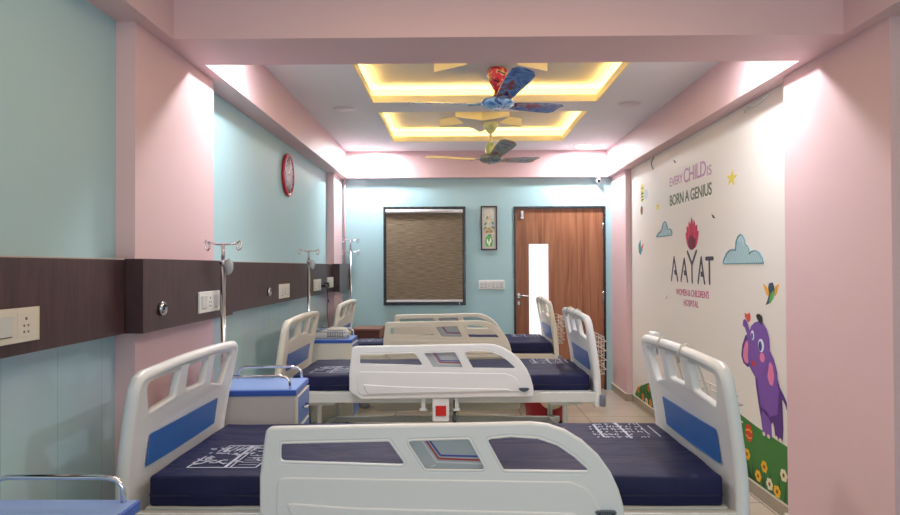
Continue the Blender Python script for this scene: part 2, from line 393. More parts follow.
# door
dx0, dx1, dz = .647, 1.697, 2.099
b = MB(); f = .022
b.box(dx0, dx0+f, D-.01, D+.1, 0, dz); b.box(dx1-f, dx1, D-.01, D+.1, 0, dz); b.box(dx0+f, dx1-f, D-.01, D+.1, dz-f, dz)
struct(b.build('trim_11', M['granite']))
d = thing('door', '', 'door', (dx0+f, D+.02, 0)); del d['category']; del d['label']; struct(d); d.name = 'door_1'
dw = dx1-dx0-2*f
gx0, gx1, gz0, gz1 = .823-dx0-f, 1.046-dx0-f, .56, 1.668
b = MB(); b.box(0, gx0, 0, .04, .008, dz-f-.004); b.box(gx1, dw, 0, .04, .008, dz-f-.004); b.box(gx0, gx1, 0, .04, .008, gz0); b.box(gx0, gx1, 0, .04, gz1, dz-f-.004)
struct(b.build('door_leaf', M['wood'], d))
struct(MB().box(gx0, gx1, .014, .022, gz0, gz1).build('door_glass', M['frost'], d))
b = MB(); b.box(.018, .052, -.008, 0, 1.045, 1.105, bevel=.003).tube([(.035, -.008, 1.077), (.035, -.045, 1.077), (.06, -.05, 1.077), (.15, -.05, 1.07)], .009, 8)
struct(b.build('door_handle', M['steel'], d))
struct(MB().box(.02, .05, -.006, 0, .965, 1.01, bevel=.003).lathe([(.009, -.014), (.009, -.006)], 14, (.035, 0, .988), axis='Y').build('door_lock', M['steel'], d))
b = MB(); b.box(.06, .095, -.01, 0, 1.955, 2.05, bevel=.003).box(.065, .09, -.03, -.01, 1.99, 2.03, bevel=.004).tube([(.065, -.02, 1.99), (.04, -.02, 1.95)], .005, 6)
struct(b.build('door_bolt', M['steel'], d))
for hz in (1.85, 1.05, .25):
    struct(MB().tube([(dw-.004, -.007, hz-.07), (dw-.004, -.007, hz+.07)], .007, 8).build('door_hinge', M['steel'], d))

# ------------------------------------------------------------------ bed-head panel along the left wall
PT, PB = 1.447, 1.154
t_ = thing('bed_head_panel', 'long dark brown laminate panel running along the left wall', 'wall panel', (XL, 0, PB))
def pnl(x1, y0, y1, nm):
    b = MB(); b.box(.001 if y1 < 2.8 or (3.7 < y0 < 7) else .082, x1-XL, y0, y1, 0, PT-PB-.004).box(.001 if y1 < 2.8 or (3.7 < y0 < 7) else .082, x1-XL, y0, y1, PT-PB-.004, PT-PB, 1)
    b.build(nm, [M['lam'], M['lam_edge']], t_)
pnl(-1.30, -1.2, 2.722, 'panel_board'); pnl(-1.30, 3.822, 7.30, 'panel_board')
def wrap(y0, y1, c0, c1):
    b = MB(); b.box(CL-XL+.001, -1.23-XL, y0, y1, 0, PT-PB)
    if c0 > y0: b.box(.001, CL-XL+.001, y0, c0, 0, PT-PB)
    if c1 < y1: b.box(.001, CL-XL+.001, c1, y1, 0, PT-PB)
    b.build('panel_box', M['lam'], t_)
wrap(2.728, 3.822, 2.850, 3.781); wrap(7.305, 8.015, 7.478, 9)

def switch_plate(label, x, y0, y1, z0, z1, mods, m='plate', edge=False, back=False, group='switch plates on the dark panel'):
    t = thing('switch_plate', label, 'switch plate', (x+.001, y0, z0) if not back else (y0, x-.001, z0), group=None if back else group)
    W, Hh = y1-y0, z1-z0
    def bx(b, a0, a1, c0, c1, d0, d1, mi=0, bev=0):
        if back: b.box(a0, a1, -d1, -d0, c0, c1, mi, bev)
        else: b.box(d0, d1, a0, a1, c0, c1, mi, bev)
    b = MB(); bx(b, 0, W, 0, Hh, 0, .010, 0, .003)
    if edge: bx(b, W, W+.003, .0, Hh, 0, .009, 1)
    b.build('cover', [M[m], M['yellow_edge']], t)
    n = len(mods); mw = (W-.03)/n
    for i, k in enumerate(mods):
        a0 = .015+i*mw+mw*.12; a1 = .015+(i+1)*mw-mw*.12
        if k == 's':
            b = MB(); bx(b, a0, a1, Hh*.22, Hh*.80, .010, .014, 0, .0015); bx(b, a0, a1, Hh*.185, Hh*.21, .010, .0115, 1); b.build('rocker', [M['rocker'], M['hole']], t)
        else:
            b = MB(); bx(b, a0, a1, Hh*.15, Hh*.86, .010, .0115, 0, .0005)
            cx = (a0+a1)/2
            for (px, pz, r) in ((0, .68, .0045), (-.010, .48, .0035), (.010, .48, .0035), (-.010, .3, .0035), (.010, .3, .0035)):
                bx(b, cx+px-r, cx+px+r, Hh*pz-r, Hh*pz+r, .0115, .0122, 1)
            b.build('socket', [M[m], M['hole']], t)
    return t
switch_plate('wide cream switch and socket plate at the near end of the panel', -1.30, 1.80, 2.147, 1.191, 1.294, 'ssk' + '', 'plate_cream', True)
switch_plate('white two-rocker switch plate on the boxed panel behind the first drip stand', -1.23, 3.30, 3.58, 1.193, 1.295, 'sks', 'plate')
switch_plate('cream switch plate midway between two drip stands on the panel', -1.30, 5.075, 5.372, 1.183, 1.287, 'sks', 'plate_cream')
switch_plate('cream switch plate with a black plug, beside the second drip stand', -1.30, 6.295, 6.62, 1.195, 1.30, 'sks', 'plate_cream')
switch_plate('cream switch plate farthest along the dark panel, beside its end box', -1.30, 6.95, 7.275, 1.203, 1.307, 'sks', 'plate_cream')
switch_plate('long white switch plate on the back wall left of the door', D, .243, .54, 1.150, 1.254, 'ssksss', 'plate', back=True)
def gas_ring(label, x, y, z):
    t = thing('gas_outlet', label, 'gas outlet', (x, y, z), group='round outlets on the dark panel')
    MB().lathe([(.030, 0), (.030, .012), (.026, .018), (.020, .018), (.019, .008)], 24, axis='X').build('ring', M['steel'], t)
    MB().lathe([(.019, .002), (.019, .009), (.006, .010), (.006, .016)], 20, axis='X').build('socket', M['black'], t)
gas_ring('round chrome gas outlet on the boxed part of the panel', -1.23, 2.892, 1.242)
gas_ring('small black round gas outlet on the recessed part of the panel', -1.30, 4.80, 1.243)
# conduit on the left back corner
o = MB().tube([(-1.287, 8.012, 1.45), (-1.287, 8.012, 2.42)], .011, 10).build('wall_conduit', M['pink']); tag(o, 'thin pink vertical pipe in the far left corner', 'pipe')

# ------------------------------------------------------------------ downlights
def downlight(x, y, lit, label, k=1.0):
    t = thing('downlight', label, 'ceiling light', (x, y, H_CEIL), group='round downlights in the ceiling')
    MB().lathe([(.085, -.001), (.096, -.001), (.095, -.005), (.086, -.006)], 36).build('ring', M['trimring'], t)
    MB().lathe([(.085, -.001), (.086, -.008), (.080, -.0125), (.001, -.0135)], 36).build('diffuser', M['lamp' if lit else 'lamp_off'], t)
    if lit: area_light('downlight_beam', (x, y, H_CEIL-.018), .15, DOWN_W*k, (.93, .965, 1), shape='DISK', spread=178)
downlight(*LIT[0], True, 'lit round downlight just behind the cross beam, left side')
downlight(*LIT[1], True, 'lit round downlight just behind the cross beam, right side')
downlight(*LIT[2], True, 'lit round downlight near the back wall, left side', 1.15)
downlight(*LIT[3], True, 'lit round downlight near the back wall, right side', 1.15)
downlight(-.93, 5.77, False, 'unlit round downlight on the left of the nearer ceiling tray')
downlight(1.40, 5.67, False, 'unlit round downlight on the right of the nearer ceiling tray')

# ------------------------------------------------------------------ beds
HB = 1.11            # half length of the bed
def lean(z): return .058*max(0, (z-.60)/.42)**1.3 if z > .6 else 0
def board(parent, s, name, pm, bm_, blue_m, out=0):
    """s = -1 head, +1 foot"""
    zo = .030 if s > 0 else .006; ln_ = .072 if s > 0 else .068; ex = .015 if s > 0 else -.018-out; wa = .972 if s > 0 else 1
    def fn(a, z, d):
        zz = z + zo*max(0, (z-.6)/.42)
        arch = .018*(1-(a/.52)**2)*max(0, min(1, (z-.80)/.15))
        return (s*(HB-.022-ex-lean(z)*ln_/.058-.012*(1-(a/.5)**2)) + d, a*wa, zz+arch)
    hw = lambda z: .492+.012*max(0, (z-.45)/.3)+.026*max(0, (z-.75)/.25)
    outer = [(-.49, .45, .02), (.49, .45, .02), (hw(.6), .6, 0), (hw(.8), .8, 0), (hw(.98), 1.018, .03), (-hw(.98), 1.018, .03), (-hw(.8), .8, 0), (-hw(.6), .6, 0)]
    outer = fillet(outer, .02)
    hs = [fillet([(-.095, .898), (.105, .895), (.118, .990), (-.112, .990)], .018),
          fillet([(.205, .880, .015), (.375, .852, .025), (.472, .989, .02), (.198, .990, .015)], .02),
          fillet([(-.200, .895, .015), (-.415, .880, .02), (-.472, .989, .02), (-.192, .990, .015)], .02)]
    b = MB(); me = plate(outer, hs, .016, .010, fn); b.mesh(me)
    # rounded rim tube over posts and top
    path = [(-.495, .45), (-.498, .55), (-.503, .65), (-.512, .75), (-.522, .85), (-.530, .94), (-.532, .985), (-.522, 1.010), (-.495, 1.019)]
    path += [(a, 1.020) for a in (-.4, -.3, -.2, -.1, 0)]
    path += [(-a, z) for a, z in reversed(path[:-1])]
    rr = [.0235 if abs(a) > .49 else .021 for a, z in path]
    b.tube([fn(a, z, 0) for a, z in path], rr, 12)
    o = b.build(name, pm, parent, smooth=True)
    zb0, zb1 = .675, .795
    p0, p1 = (-.375, .30) if s > 0 else (-.375, .345)
    pan = fillet([(p0, zb0), (p1, zb0), (p1, zb1), (p0, zb1)], .012)
    for sd in (-1, 1):
        m2 = plate(pan, [], .002, .001, lambda a, z, d, sd=sd: tuple(Vector(fn(a, z, d))+Vector((-s*sd*.0165, 0, 0))))
        link('colour_panel', m2, blue_m, o, label='blue inset panel')
    return o
def side_rail(parent, v, face, pm, zdrop=0, near=False):
    """face = -1 outer face towards -Y, +1 towards +Y"""
    outer = [(-.622, .565, .02), (-.622, .70, .05), (-.600, .871, .03), (.05, .881, .0), (.30, .886, 0), (.36, .880, 0), (.42, .860, 0), (.48, .823, 0), (.535, .772, 0), (.575, .715, 0), (.602, .655, 0), (.617, .60, 0), (.622, .55, .02), (.615, .525, .012), (-.545, .508, .02)]
    outer = [(a*1.01, z) for a, z in fillet(outer, .03, 6)]
    v0 = v; sx, sz = (.02, .012) if near else (0, 0)
    hA = fillet([(-.556, .818), (-.180, .826), (-.116, .738), (-.558, .752)], .014)
    hB = fillet([(-.124, .826), (.095, .832), (.156, .722), (-.058, .724)], .014)
    hC = fillet([(.151, .832), (.24, .840, 0), (.33, .834, 0), (.40, .810, 0), (.455, .772, 0), (.505, .727, .015), (.503, .716, .01), (.212, .720)], .014)
    th = .017
    fn = lambda a, z, d: (a, v+d, z-zdrop)
    b = MB(); b.mesh(plate(outer, [hA, hB, hC], th, .009, fn))
    # raised lower field
    low = fillet([(-.570, .555), (-.566, .70), (.44, .685), (.50, .66), (.55, .58), (.53, .560), (-.53, .535)], .03)
    b.mesh(plate(low, [], .005, .0045, lambda a, z, d: (a, v+face*(th-.001)+d, z-zdrop)))
    ridge = fillet([(-.54, .615), (-.30, .598), (.10, .588), (.45, .580), (.48, .566), (-.50, .545)], .015)
    b.mesh(plate(ridge, [], .006, .0055, lambda a, z, d: (a, v+face*(th+.003)+d, z-zdrop)))
    # rims round the openings
    for h in (hA, hB, hC):
        b.tube([(a, v+face*(th-.003), z-zdrop) for a, z in h], .0045, 6, closed=True)
    o = b.build('side_rail', pm, parent, loc=(sx, 0, -sz), smooth=False)
    for p in o.data.polygons: p.use_smooth = True
    o.data.set_sharp_from_angle(angle=R(38))
    # level display panel in the middle opening
    yv = lambda a, z, d: (a, v+face*d, z-zdrop)
    b = MB()
    b.prism([(-.124, .826), (.095, .832), (.156, .722), (-.058, .724)], -.004, .003, yv, 0)
    def line(pts, w, mi, dd):
        for (a, q) in zip(pts, pts[1:]):
            dx, dz = q[0]-a[0], q[1]-a[1]; L = math.hypot(dx, dz); nx, nz = -dz/L*w/2, dx/L*w/2
            b.prism([(a[0]+nx, a[1]+nz), (q[0]+nx, q[1]+nz), (q[0]-nx, q[1]-nz), (a[0]-nx, a[1]-nz)], .003, dd, yv, mi)
    line([(-.046, .828), (-.004, .771), (.132, .767)], .006, 2, .0042)
    line([(-.058, .828), (-.010, .760), (.138, .754)], .006, 1, .0044)
    line([(-.072, .827), (-.017, .748), (.144, .742)], .005, 3, .0042)
    b.prism([(-.040, .732), (-.022, .740), (-.020, .737), (-.036, .730)], .003, .0042, yv, 3)
    b.build('display_panel', [M['grey_pl'], M['red_line'], M['blue_line'], M['lt_grey']], o, label='grey panel with red and blue angled lines')
    # small oval maker's badge
    oval = []
    for k in range(28):
        t = 2*math.pi*k/28; a = .036*math.cos(t); z = .013*math.sin(t)+.007*(a/.036)**2
        oval.append((.560+a, .575+z))
    b = MB(); b.prism(oval, .014, .0300, yv, 0)
    inner = [(.560+(a-.560)*.84, .577+(z-.577)*.60) for a, z in oval]
    b.prism(inner, .0300, .0308, yv, 1)
    for a0 in (-.017, -.009, -.001, .007, .014):
        b.prism([(.560+a0, .573), (.560+a0+.004, .573), (.560+a0+.004, .581), (.560+a0, .581)], .0308, .0314, yv, 0)
    b.build('badge', [M['logo'], M['logo_dk']], o, label='dark grey oval badge')
    return o
def scribble(b, x0, y0, x1, y1, z, seed, skew=0.0):
    rnd = random.Random(seed)
    fn = lambda a, q, d: (a, q, d)
    def ln(xa, ya, xb, yb, w):
        L = math.hypot(xb-xa, yb-ya)
        if L < 1e-5: return
        nx, ny = -(yb-ya)/L*w/2, (xb-xa)/L*w/2
        sh = lambda X, Y: (X+skew*(Y-y0), Y)
        pts = [sh(xa+nx, ya+ny), sh(xb+nx, yb+ny), sh(xb-nx, yb-ny), sh(xa-nx, ya-ny)]
        b.prism(pts, z, z+.0012, fn)
    W, L = x1-x0, y1-y0
    xm = x0+W*.55
    if seed % 2:      # framed drawing with a tower and arrows
        ln(x0, y0, x1, y0, .006); ln(x0, y0, x0+.01, y1*.5+y0*.5, .006); ln(x1, y0, x1+.01, y0+L*.62, .006); ln(x0+.04, y1, x1-.02, y1, .006)
        ln(xm, y0, xm, y1, .012); ln(xm+.02, y0, xm+.02, y1, .005)
        for k in range(7): ln(x0+.03+k*.022, y0+L*.7, x0+.045+k*.022, y1-.01, .004)
        for k in range(48):
            xa = x0+rnd.random()*W*.92; ya = y0+L*(.12+.8*rnd.random()); a = rnd.choice([0, 0, .6, 1.2, 2.4, 1.57]); l = .012+rnd.random()*.03
            ln(xa, ya, xa+l*math.cos(a), ya+l*math.sin(a), .005+rnd.random()*.006)
        for k in range(5): ln(xm+.04, y0+L*(.12+k*.1), x1-.01, y0+L*(.12+k*.1), .0025)
    else:             # rows of small upright letter-like strokes
        ln(x0+.05, y0+.02, x0+.05, y1-.03, .012); ln(xm, y0, xm-.005, y1, .010); ln(x1, y0+.03, x1, y1-.06, .006); ln(x1-.04, y0, x1-.04, y1, .004)
        for r in range(6):
            yy = y0+L*(r+.2)/6
            x = x0+.02
            while x < x1-.05:
                if rnd.random() < .75:
                    h = L*.09*(.6+.6*rnd.random()); ln(x, yy, x+rnd.choice([-.006, 0, .008]), yy+h, .005)
                    if rnd.random() < .4: ln(x, yy+h*.5, x+.012, yy+h*.5, .005)
                x += .013+rnd.random()*.012
def make_mattress(parent, seed):
    x0, x1, y0, y1, z0, z1 = -1.045, 1.03, -.425, .435, .545, .657
    bm = bmesh.new(); nx, ny = 60, 26
    rnd = random.Random(seed)
    b = MB(); b.box(x0, x1, y0, y1, z0, z1, bevel=.014, seg=3)
    bmesh.ops.subdivide_edges(b.bm, edges=[e for e in b.bm.edges if e.calc_length() > .3], cuts=24, use_grid_fill=True)
    ph = [rnd.random()*6 for _ in range(6)]
    for v in b.bm.verts:
        x, y, z = v.co
        if z > z1-.02: v.co.z += .0018*math.sin(9*x+3*y+ph[0])+.0016*math.sin(17*y-6*x+ph[1])+.001*math.sin(31*x+14*y+ph[2])-.0015
        if y < y0+.02: v.co.y += .003*math.sin(11*x+ph[3])+.002*math.sin(27*x+9*z+ph[4])
    o = b.build('mattress', M['navy'], parent, smooth=True)
    b = MB()
    loop = fillet([(x0-.001, y0-.001), (x1+.001, y0-.001), (x1+.001, y1+.001), (x0-.001, y1+.001)], .02, 4)
    b.tube([(a, q+(.003*math.sin(11*a+ph[3]) if q < 0 else 0), z0+.040) for a, q in loop], .0035, 6, closed=True)
    b.build('piping', M['seam'], o)
    b = MB(); scribble(b, x0+.10, y0+.10, x0+.36, y0+.42, z1+.001, 11+2*seed, .05); b.build('print', M['print'], o, label='white line print at the head end')
    b = MB(); scribble(b, x1-.36, y0+.54, x1-.06, y0+.84, z1+.001, 12+2*seed, .0); b.build('print', M['print'], o, label='white lettered print at the foot end')
    return o
def make_bed(label, cx, cy, board_head, board_foot, rail_m, metal, blue_m, far_up, seed, rz=0):
    near = seed == 0
    t = thing('hospital_bed', label, 'hospital bed', (cx, cy, 0), rz, 'hospital beds standing side by side')
    board(t, -1, 'headboard', board_head, board_head, blue_m, out=0 if near else .024); board(t, 1, 'footboard', board_foot, board_foot, blue_m)
    b = MB()
    for s in (-1, 1): b.box(-HB+.04, HB-.04, s*.475-.018, s*.475+.018, .475, .545, bevel=.005)
    for x in (-HB+.045, -.5, 0, .5, HB-.075): b.box(x, x+.03, -.46, .46, .49, .53)
    b.box(-1.05, 1.04, -.44, .44, .53, .546)
    b.build('bed_frame', metal, t)
    # lower chassis
    b = MB()
    for s in (-1, 1): b.box(-.93, .93, s*.36-.02, s*.36+.02, .16, .20)
    for x in (-.90, .87): b.box(x-.02, x+.02, -.40, .40, .16, .20)
    b.build('chassis', metal, t)
    for sx in (-1, 1):
        for sy in (-1, 1):
            x = .86*sx; y = .40*sy
            b = MB(); b.box(x-.11, x+.11, y-.03, y+.03, .445, .478, bevel=.008); b.tube([(x, y, .445), (x, y, .43), (x, y, .12)], [.024, .018, .020], 12)
            lg = b.build('leg', metal, t)
            b = MB(); b.lathe([(.005, -.016), (.055, -.016), (.062, -.008), (.062, .008), (.055, .016), (.005, .016)], 20, (x+.03, y, .062), axis='Y')
            b.build('caster', M['bumper'], lg)
    for sx in (-1, 1):
        for sy in (-1, 1):
            MB().lathe([(.014, .452), (.019, .458), (.019, .528), (.014, .536)], 16, (sx*(HB-.010), sy*.517, 0)).build('corner_bumper', M['bumper'], t)
    side_rail(t, -.53, -1, rail_m, near=near)
    side_rail(t, .53, 1, rail_m if far_up else M['cream_pl'], 0 if far_up else .30)
    # rail latch with red plate, hinges and gas strut on each side
    for s in (-1, 1):
        y = s*.515
        b = MB(); b.box(-.062, .052, y-.022, y+.022, .355, .515, bevel=.006); b.box(-.04, .032, y+s*.022, y+s*.026, .395, .465, 1, bevel=.002)
        if s > 0: pass
        b.build('rail_latch', [rail_m, M['red']], t, label='white latch box with a red square plate')
        for x in (-.125, .105 if s < 0 else .155):
            MB().box(x-.014, x+.014, y-.012, y+.012, .43, .515, bevel=.004).box(x-.024, x+.024, y-.016, y+.016, .425, .442, bevel=.004).build('rail_hinge', metal, t)
        MB().tube([(.088, y, .50), (.088, y, .40), (.088, y, .40), (.088, y, .20)], [.007, .007, .013, .013], 10).build('gas_strut', M['black'], t)
    for k, y in enumerate((-.18, 0, .18)):
        MB().tube([(.6, y, .43), (HB-.02, y, .43), (HB+.0, y, .43), (HB+.0, y, .38)], .008, 8).build('crank', M['steel'], t)
    make_mattress(t, seed)
    return t
BEDS = [(-.077, 2.96), (-.112, 5.315), (-.10, 7.395)]
make_bed('nearest hospital bed, white rails, navy mattress filling the foreground', *BEDS[0], M['white_pl'], M['white_pl'], M['white_pl'], M['white_mt'], M['blue'], False, 0)
make_bed('middle hospital bed with cream headboard, white rail and red latch below', *BEDS[1], M['cream_pl'], M['white_pl'], M['white_pl'], M['white_mt'], M['blue_pale'], False, 1)
make_bed('farthest hospital bed against the back wall, two raised cream rails', *BEDS[2], M['cream_pl'], M['cream_pl'], M['cream_pl'], M['cream_mt'], M['blue_pale'], True, 2)

# wire chart baskets hooked over the footboards
def chart_basket(label, bx, by, z0=0, holder=False):
    t = thing('wire_chart_basket', label, 'wire basket', (bx+HB, by, 0), group='wire baskets hooked on the footboards')
    b = MB()
    xt = -.118
    for a in (-.13, .17):
        b.tube([(xt-.026, a, 1.02), (xt-.030, a, 1.065), (xt-.018, a, 1.088), (xt+.004, a, 1.094), (xt+.030, a, 1.078), (xt+.045, a, 1.03), (-.03, a, .90), (.020, a, .80), (.020, a, .60)], .0046, 7)
    b.build('hook', M['wire'], t)
    b = MB()
    for k in range(9):
        z = .62+k*.034; dpt = .055+.018*(k % 2)
        b.tube([(.020, -.19, z), (.02+dpt, -.17, z), (.02+dpt, .21, z), (.020, .23, z)], .0030, 6)
    for a in (-.15, -.05, .05, .15, .2): b.tube([(.078, a, .62), (.078, a, .895)], .0025, 5)
    for a in (-.15, -.05, .05, .15): b.tube([(.02, a, .62), (.078, a, .62)], .0025, 5)
    b.build('basket', M['wire'], t)
chart_basket('white wire chart basket hooked on the nearest footboard', BEDS[0][0], BEDS[0][1])
chart_basket('white wire chart basket hooked on the middle footboard', BEDS[1][0], BEDS[1][1])
chart_basket('cream wire chart basket hooked on the farthest footboard', BEDS[2][0], BEDS[2][1])
o = MB().box(0, .034, -.03, .045, 0, .115, bevel=.007).box(-.030, .036, -.024, .038, .062, .080, bevel=.004).build('clip_holder', M['white_pl'], loc=(BEDS[0][0]+HB-.094, 3.415, .975))
tag(o, 'small white plastic box clipped to the far corner of the nearest footboard', 'clip')

# ------------------------------------------------------------------ drip stands at the bed heads
def drip(label, x, y, top, bag=True, double=False, hookdir=0.0):
    t = thing('drip_stand', label, 'drip stand', (x, y, 0), hookdir, group='drip stands at the bed heads')
    MB().tube([(0, 0, .06), (0, 0, top-.09)], .0125, 12).build('pole', M['steel'], t)
    MB().tube([(0, 0, top-.09), (0, 0, top-.004)], .0095, 10).build('inner_rod', M['steel'], t)
    MB().lathe([(.011, top-.105), (.018, top-.10), (.018, top-.085), (.010, top-.078)], 14).build('collar', M['steel'], t)
    b = MB()
    for k in range(4):
        a = k*math.pi/2+math.pi/4; b.tube([(0, 0, .07), (.012*math.cos(a), .012*math.sin(a), .04), (.024*math.cos(a), .024*math.sin(a), .009)], .008, 8)
    b.build('base', M['white_mt'], t)
    def hooks(z):
        b = MB(); b.tube([(-.075, 0, z+.010), (-.03, 0, z), (.03, 0, z), (.075, 0, z+.004)], .0055, 8)
        for s in (-1, 1):
            b.tube([(s*.072, 0, z+.006), (s*.088, 0, z+.020), (s*.095, 0, z+.002), (s*.088, 0, z-.024), (s*.078, 0, z-.030), (s*.070, 0, z-.018), (s*.072, 0, z+.006)], .0055, 8)
        b.build('hook_bar', M['chrome'], t)
    hooks(top)
    if double: hooks(top-.14)
    if bag:
        b = MB(); b.lathe([(.003, -.05), (.014, -.042), (.022, -.018), (.024, .008), (.012, .026), (.003, .030)], 12, (.030, -.005, top-.105), sy=.8)
        for v in b.bm.verts: v.co += Vector((random.uniform(-.004, .004), random.uniform(-.004, .004), random.uniform(-.003, .003)))
        b.build('bag_wrap', M['bagp'], t, smooth=True)
M['bagp'] = mat('clear_wrap', srgb(176, 180, 184), .2, coat=.5)
drip('steel drip stand with wrapped clamp behind the nearest headboard', -1.190, 3.545, 1.530)
drip('steel drip stand behind the middle headboard, clamp hanging from its hooks', -1.262, 5.935, 1.55, hookdir=R(35))
drip('tall steel drip stand with two hook bars in the far left corner', -1.216, 7.975, 1.72, bag=False, double=True, hookdir=R(0))

# ------------------------------------------------------------------ bedside lockers
def locker(label, x, y, rz, side, zt=.78):
    """origin: floor at the near right corner; extends -X and +Y; drawers face +X"""
    t = thing('bedside_locker', label, 'bedside cabinet', (x, y, 0), rz, group='bedside cabinets between the beds')
    w, dp = .42, .40
    b = MB(); b.box(-w+.01, -.012, .008, dp-.008, .07, zt-.028); b.build('body', side, t)
    MB().box(-w, 0, 0, dp, zt-.028, zt, bevel=.003).build('base_slab', M['blue_edge'], t, label='dark blue top edge')
    MB().box(-w+.006, -.006, .006, dp-.006, zt, zt+.003).build('top', M['blue_top'], t, label='pale blue top')
    for (z0, z1) in ((.585, zt-.036), (.10, .575)):
        nm = 'drawer' if z0 > .5 else 'door'
        b = MB(); b.box(-.012, .006, .014, dp-.014, z0, z1, bevel=.003); b.box(.006, .0065, .020, dp-.020, z0+.006, z1-.006, 1)
        o = b.build(nm, [M['cream_lam'], M['blue_pale']], t)
        zc = (z0+z1)/2 if z0 > .5 else z1-.06
        MB().tube([(.006, dp/2-.045, zc), (.026, dp/2-.040, zc), (.026, dp/2+.040, zc), (.006, dp/2+.045, zc)], .006, 8).build('handle', M['chrome'], o)
    for yy in (.025, dp-.025):
        p = [(-w+.03, yy, zt), (-w+.03, yy, zt+.045), (-w+.042, yy, zt+.062), (-w+.07, yy, zt+.070), (-.09, yy, zt+.070), (-.055, yy, zt+.064), (-.038, yy, zt+.046), (-.034, yy, zt)]
        MB().tube(p, .0075, 10).build('guard_rail', M['chrome'], t)
    for sx in (-w+.04, -.05):
        for sy in (.05, dp-.05):
            MB().lathe([(.012, .0), (.020, .004), (.020, .036), (.012, .07)], 12, (sx, sy, 0)).build('foot', M['rubber'], t)
locker('blue-topped bedside cabinet cut off at the lower left, before the nearest bed', -.862, 1.50, 0, M['beige_lam'])
locker('blue-topped bedside cabinet between the nearest and middle beds, nothing on it', -.828, 3.585, R(3), M['beige_lam'])
locker('blue-topped bedside cabinet between the middle and farthest beds, cream machine on it', -.915, 6.06, R(1), M['cream_lam'])

# nebuliser machine on the third locker
t_ = thing('nebulizer', 'cream nebuliser machine with a grille on the far bedside cabinet', 'nebuliser', (-1.10, 6.22, .783))
prof = fillet([(-.16, 0, .012), (.13, 0, .02), (.135, .05, .03), (.10, .088, .03), (-.02, .095, .02), (-.09, .07, .03), (-.16, .045, .02)], .02)
MB().mesh(plate(prof, [], .075, .012, lambda a, z, d: (a, d, z))).build('case', M['cream_lid2'] if 'cream_lid2' in M else M['plate_cream'], t_, smooth=True)
b = MB()
for r in range(3):
    for k in range(7): b.box(-.045+k*.021, -.032+k*.021, -.0765, -.0745, .014+r*.022, .030+r*.022)
b.build('grille', M['logo'], t_)
# black charger in the fourth socket and its hanging cable
t_ = thing('power_plug', 'black plug and cable hanging from the panel socket to the far cabinet', 'plug', (-1.29, 6.62, 1.235))
MB().box(.0, .045, -.02, .15, -.014, .014, bevel=.006).box(.0, .05, .11, .165, -.02, .03, bevel=.008).build('adaptor', M['black'], t_)
pts = [(.03, .14, -.02), (.032, .15, -.08), (.035, .16, -.14), (.05, .13, -.165), (.05, .11, -.14), (.035, .15, -.125), (.03, .15, -.18), (.03, .14, -.26), (.05, .08, -.34), (.08, -.02, -.40), (.12, -.12, -.435), (.16, -.25, -.44)]
MB().tube(pts, .004, 6).build('cable', M['logo_dk'], t_)

# brown wooden box on the farthest bed
t_ = thing('wooden_box', 'brown wooden box table resting on the farthest mattress near its head', 'wooden box', (-1.11, 7.36, .662))
b = MB(); b.box(0, .30, 0, .42, .082, .098, bevel=.002); b.build('top', M['box_wood'], t_)
b = MB(); b.box(0.0, .016, .0, .42, 0, .082).box(.284, .30, .0, .42, 0, .082); b.build('side_panel', M['box_wood'], t_)
MB().box(.016, .284, .012, .40, 0, .08).build('drawer', M['box_dark'], t_)

# red bin under the middle bed
t_ = thing('waste_bin', 'dark red round tub with a cream lid beneath the middle bed', 'tub', (.80, 6.42, 0))
MB().lathe([(.150, 0), (.175, .03), (.190, .16), (.200, .275), (.196, .285), (.186, .275), (.176, .16), (.14, .02)], 32).build('tub', M['dkred'], t_)
MB().lathe([(.168, .0), (.178, .006), (.180, .03), (.172, .034)], 32).build('base_ring', M['black'], t_)
b = MB(); b.lathe([(.005, -.008), (.11, -.008), (.118, 0), (.11, .008), (.005, .008)], 30, axis='Y')
o = b.build('lid', M['cream_lid'], t_); o.location = (.03, -.212, .265); o.rotation_euler = (R(-8), 0, 0)

# ------------------------------------------------------------------ things on the walls
t_ = thing('wall_clock', 'round clock with a red rim high on the left wall', 'clock', (XL, 5.725, 2.168))
MB().lathe([(.160, .001), (.172, .004), (.178, .014), (.172, .026), (.160, .028), (.152, .024), (.150, .018)], 48, axis='X').build('rim', M['clock_red'], t_)
MB().lathe([(.152, .022), (.002, .028)], 48, axis='X').build('dial', M['clock_face'], t_)
b = MB(); b.box(.0285, .0295, -.002, .002, -.02, .10).build('minute_hand', M['ink'], t_)
b = MB(); b.box(.0300, .0310, -.06, .01, -.003, .003).build('hour_hand', M['ink'], t_)
b = MB()
for k in range(12):
    a = k*math.pi/6; y, z = .125*math.sin(a), .125*math.cos(a); b.box(.022, .0262, y-.002, y+.002, z-.006, z+.006)
b.build('hour_marks', M['ink'], t_)
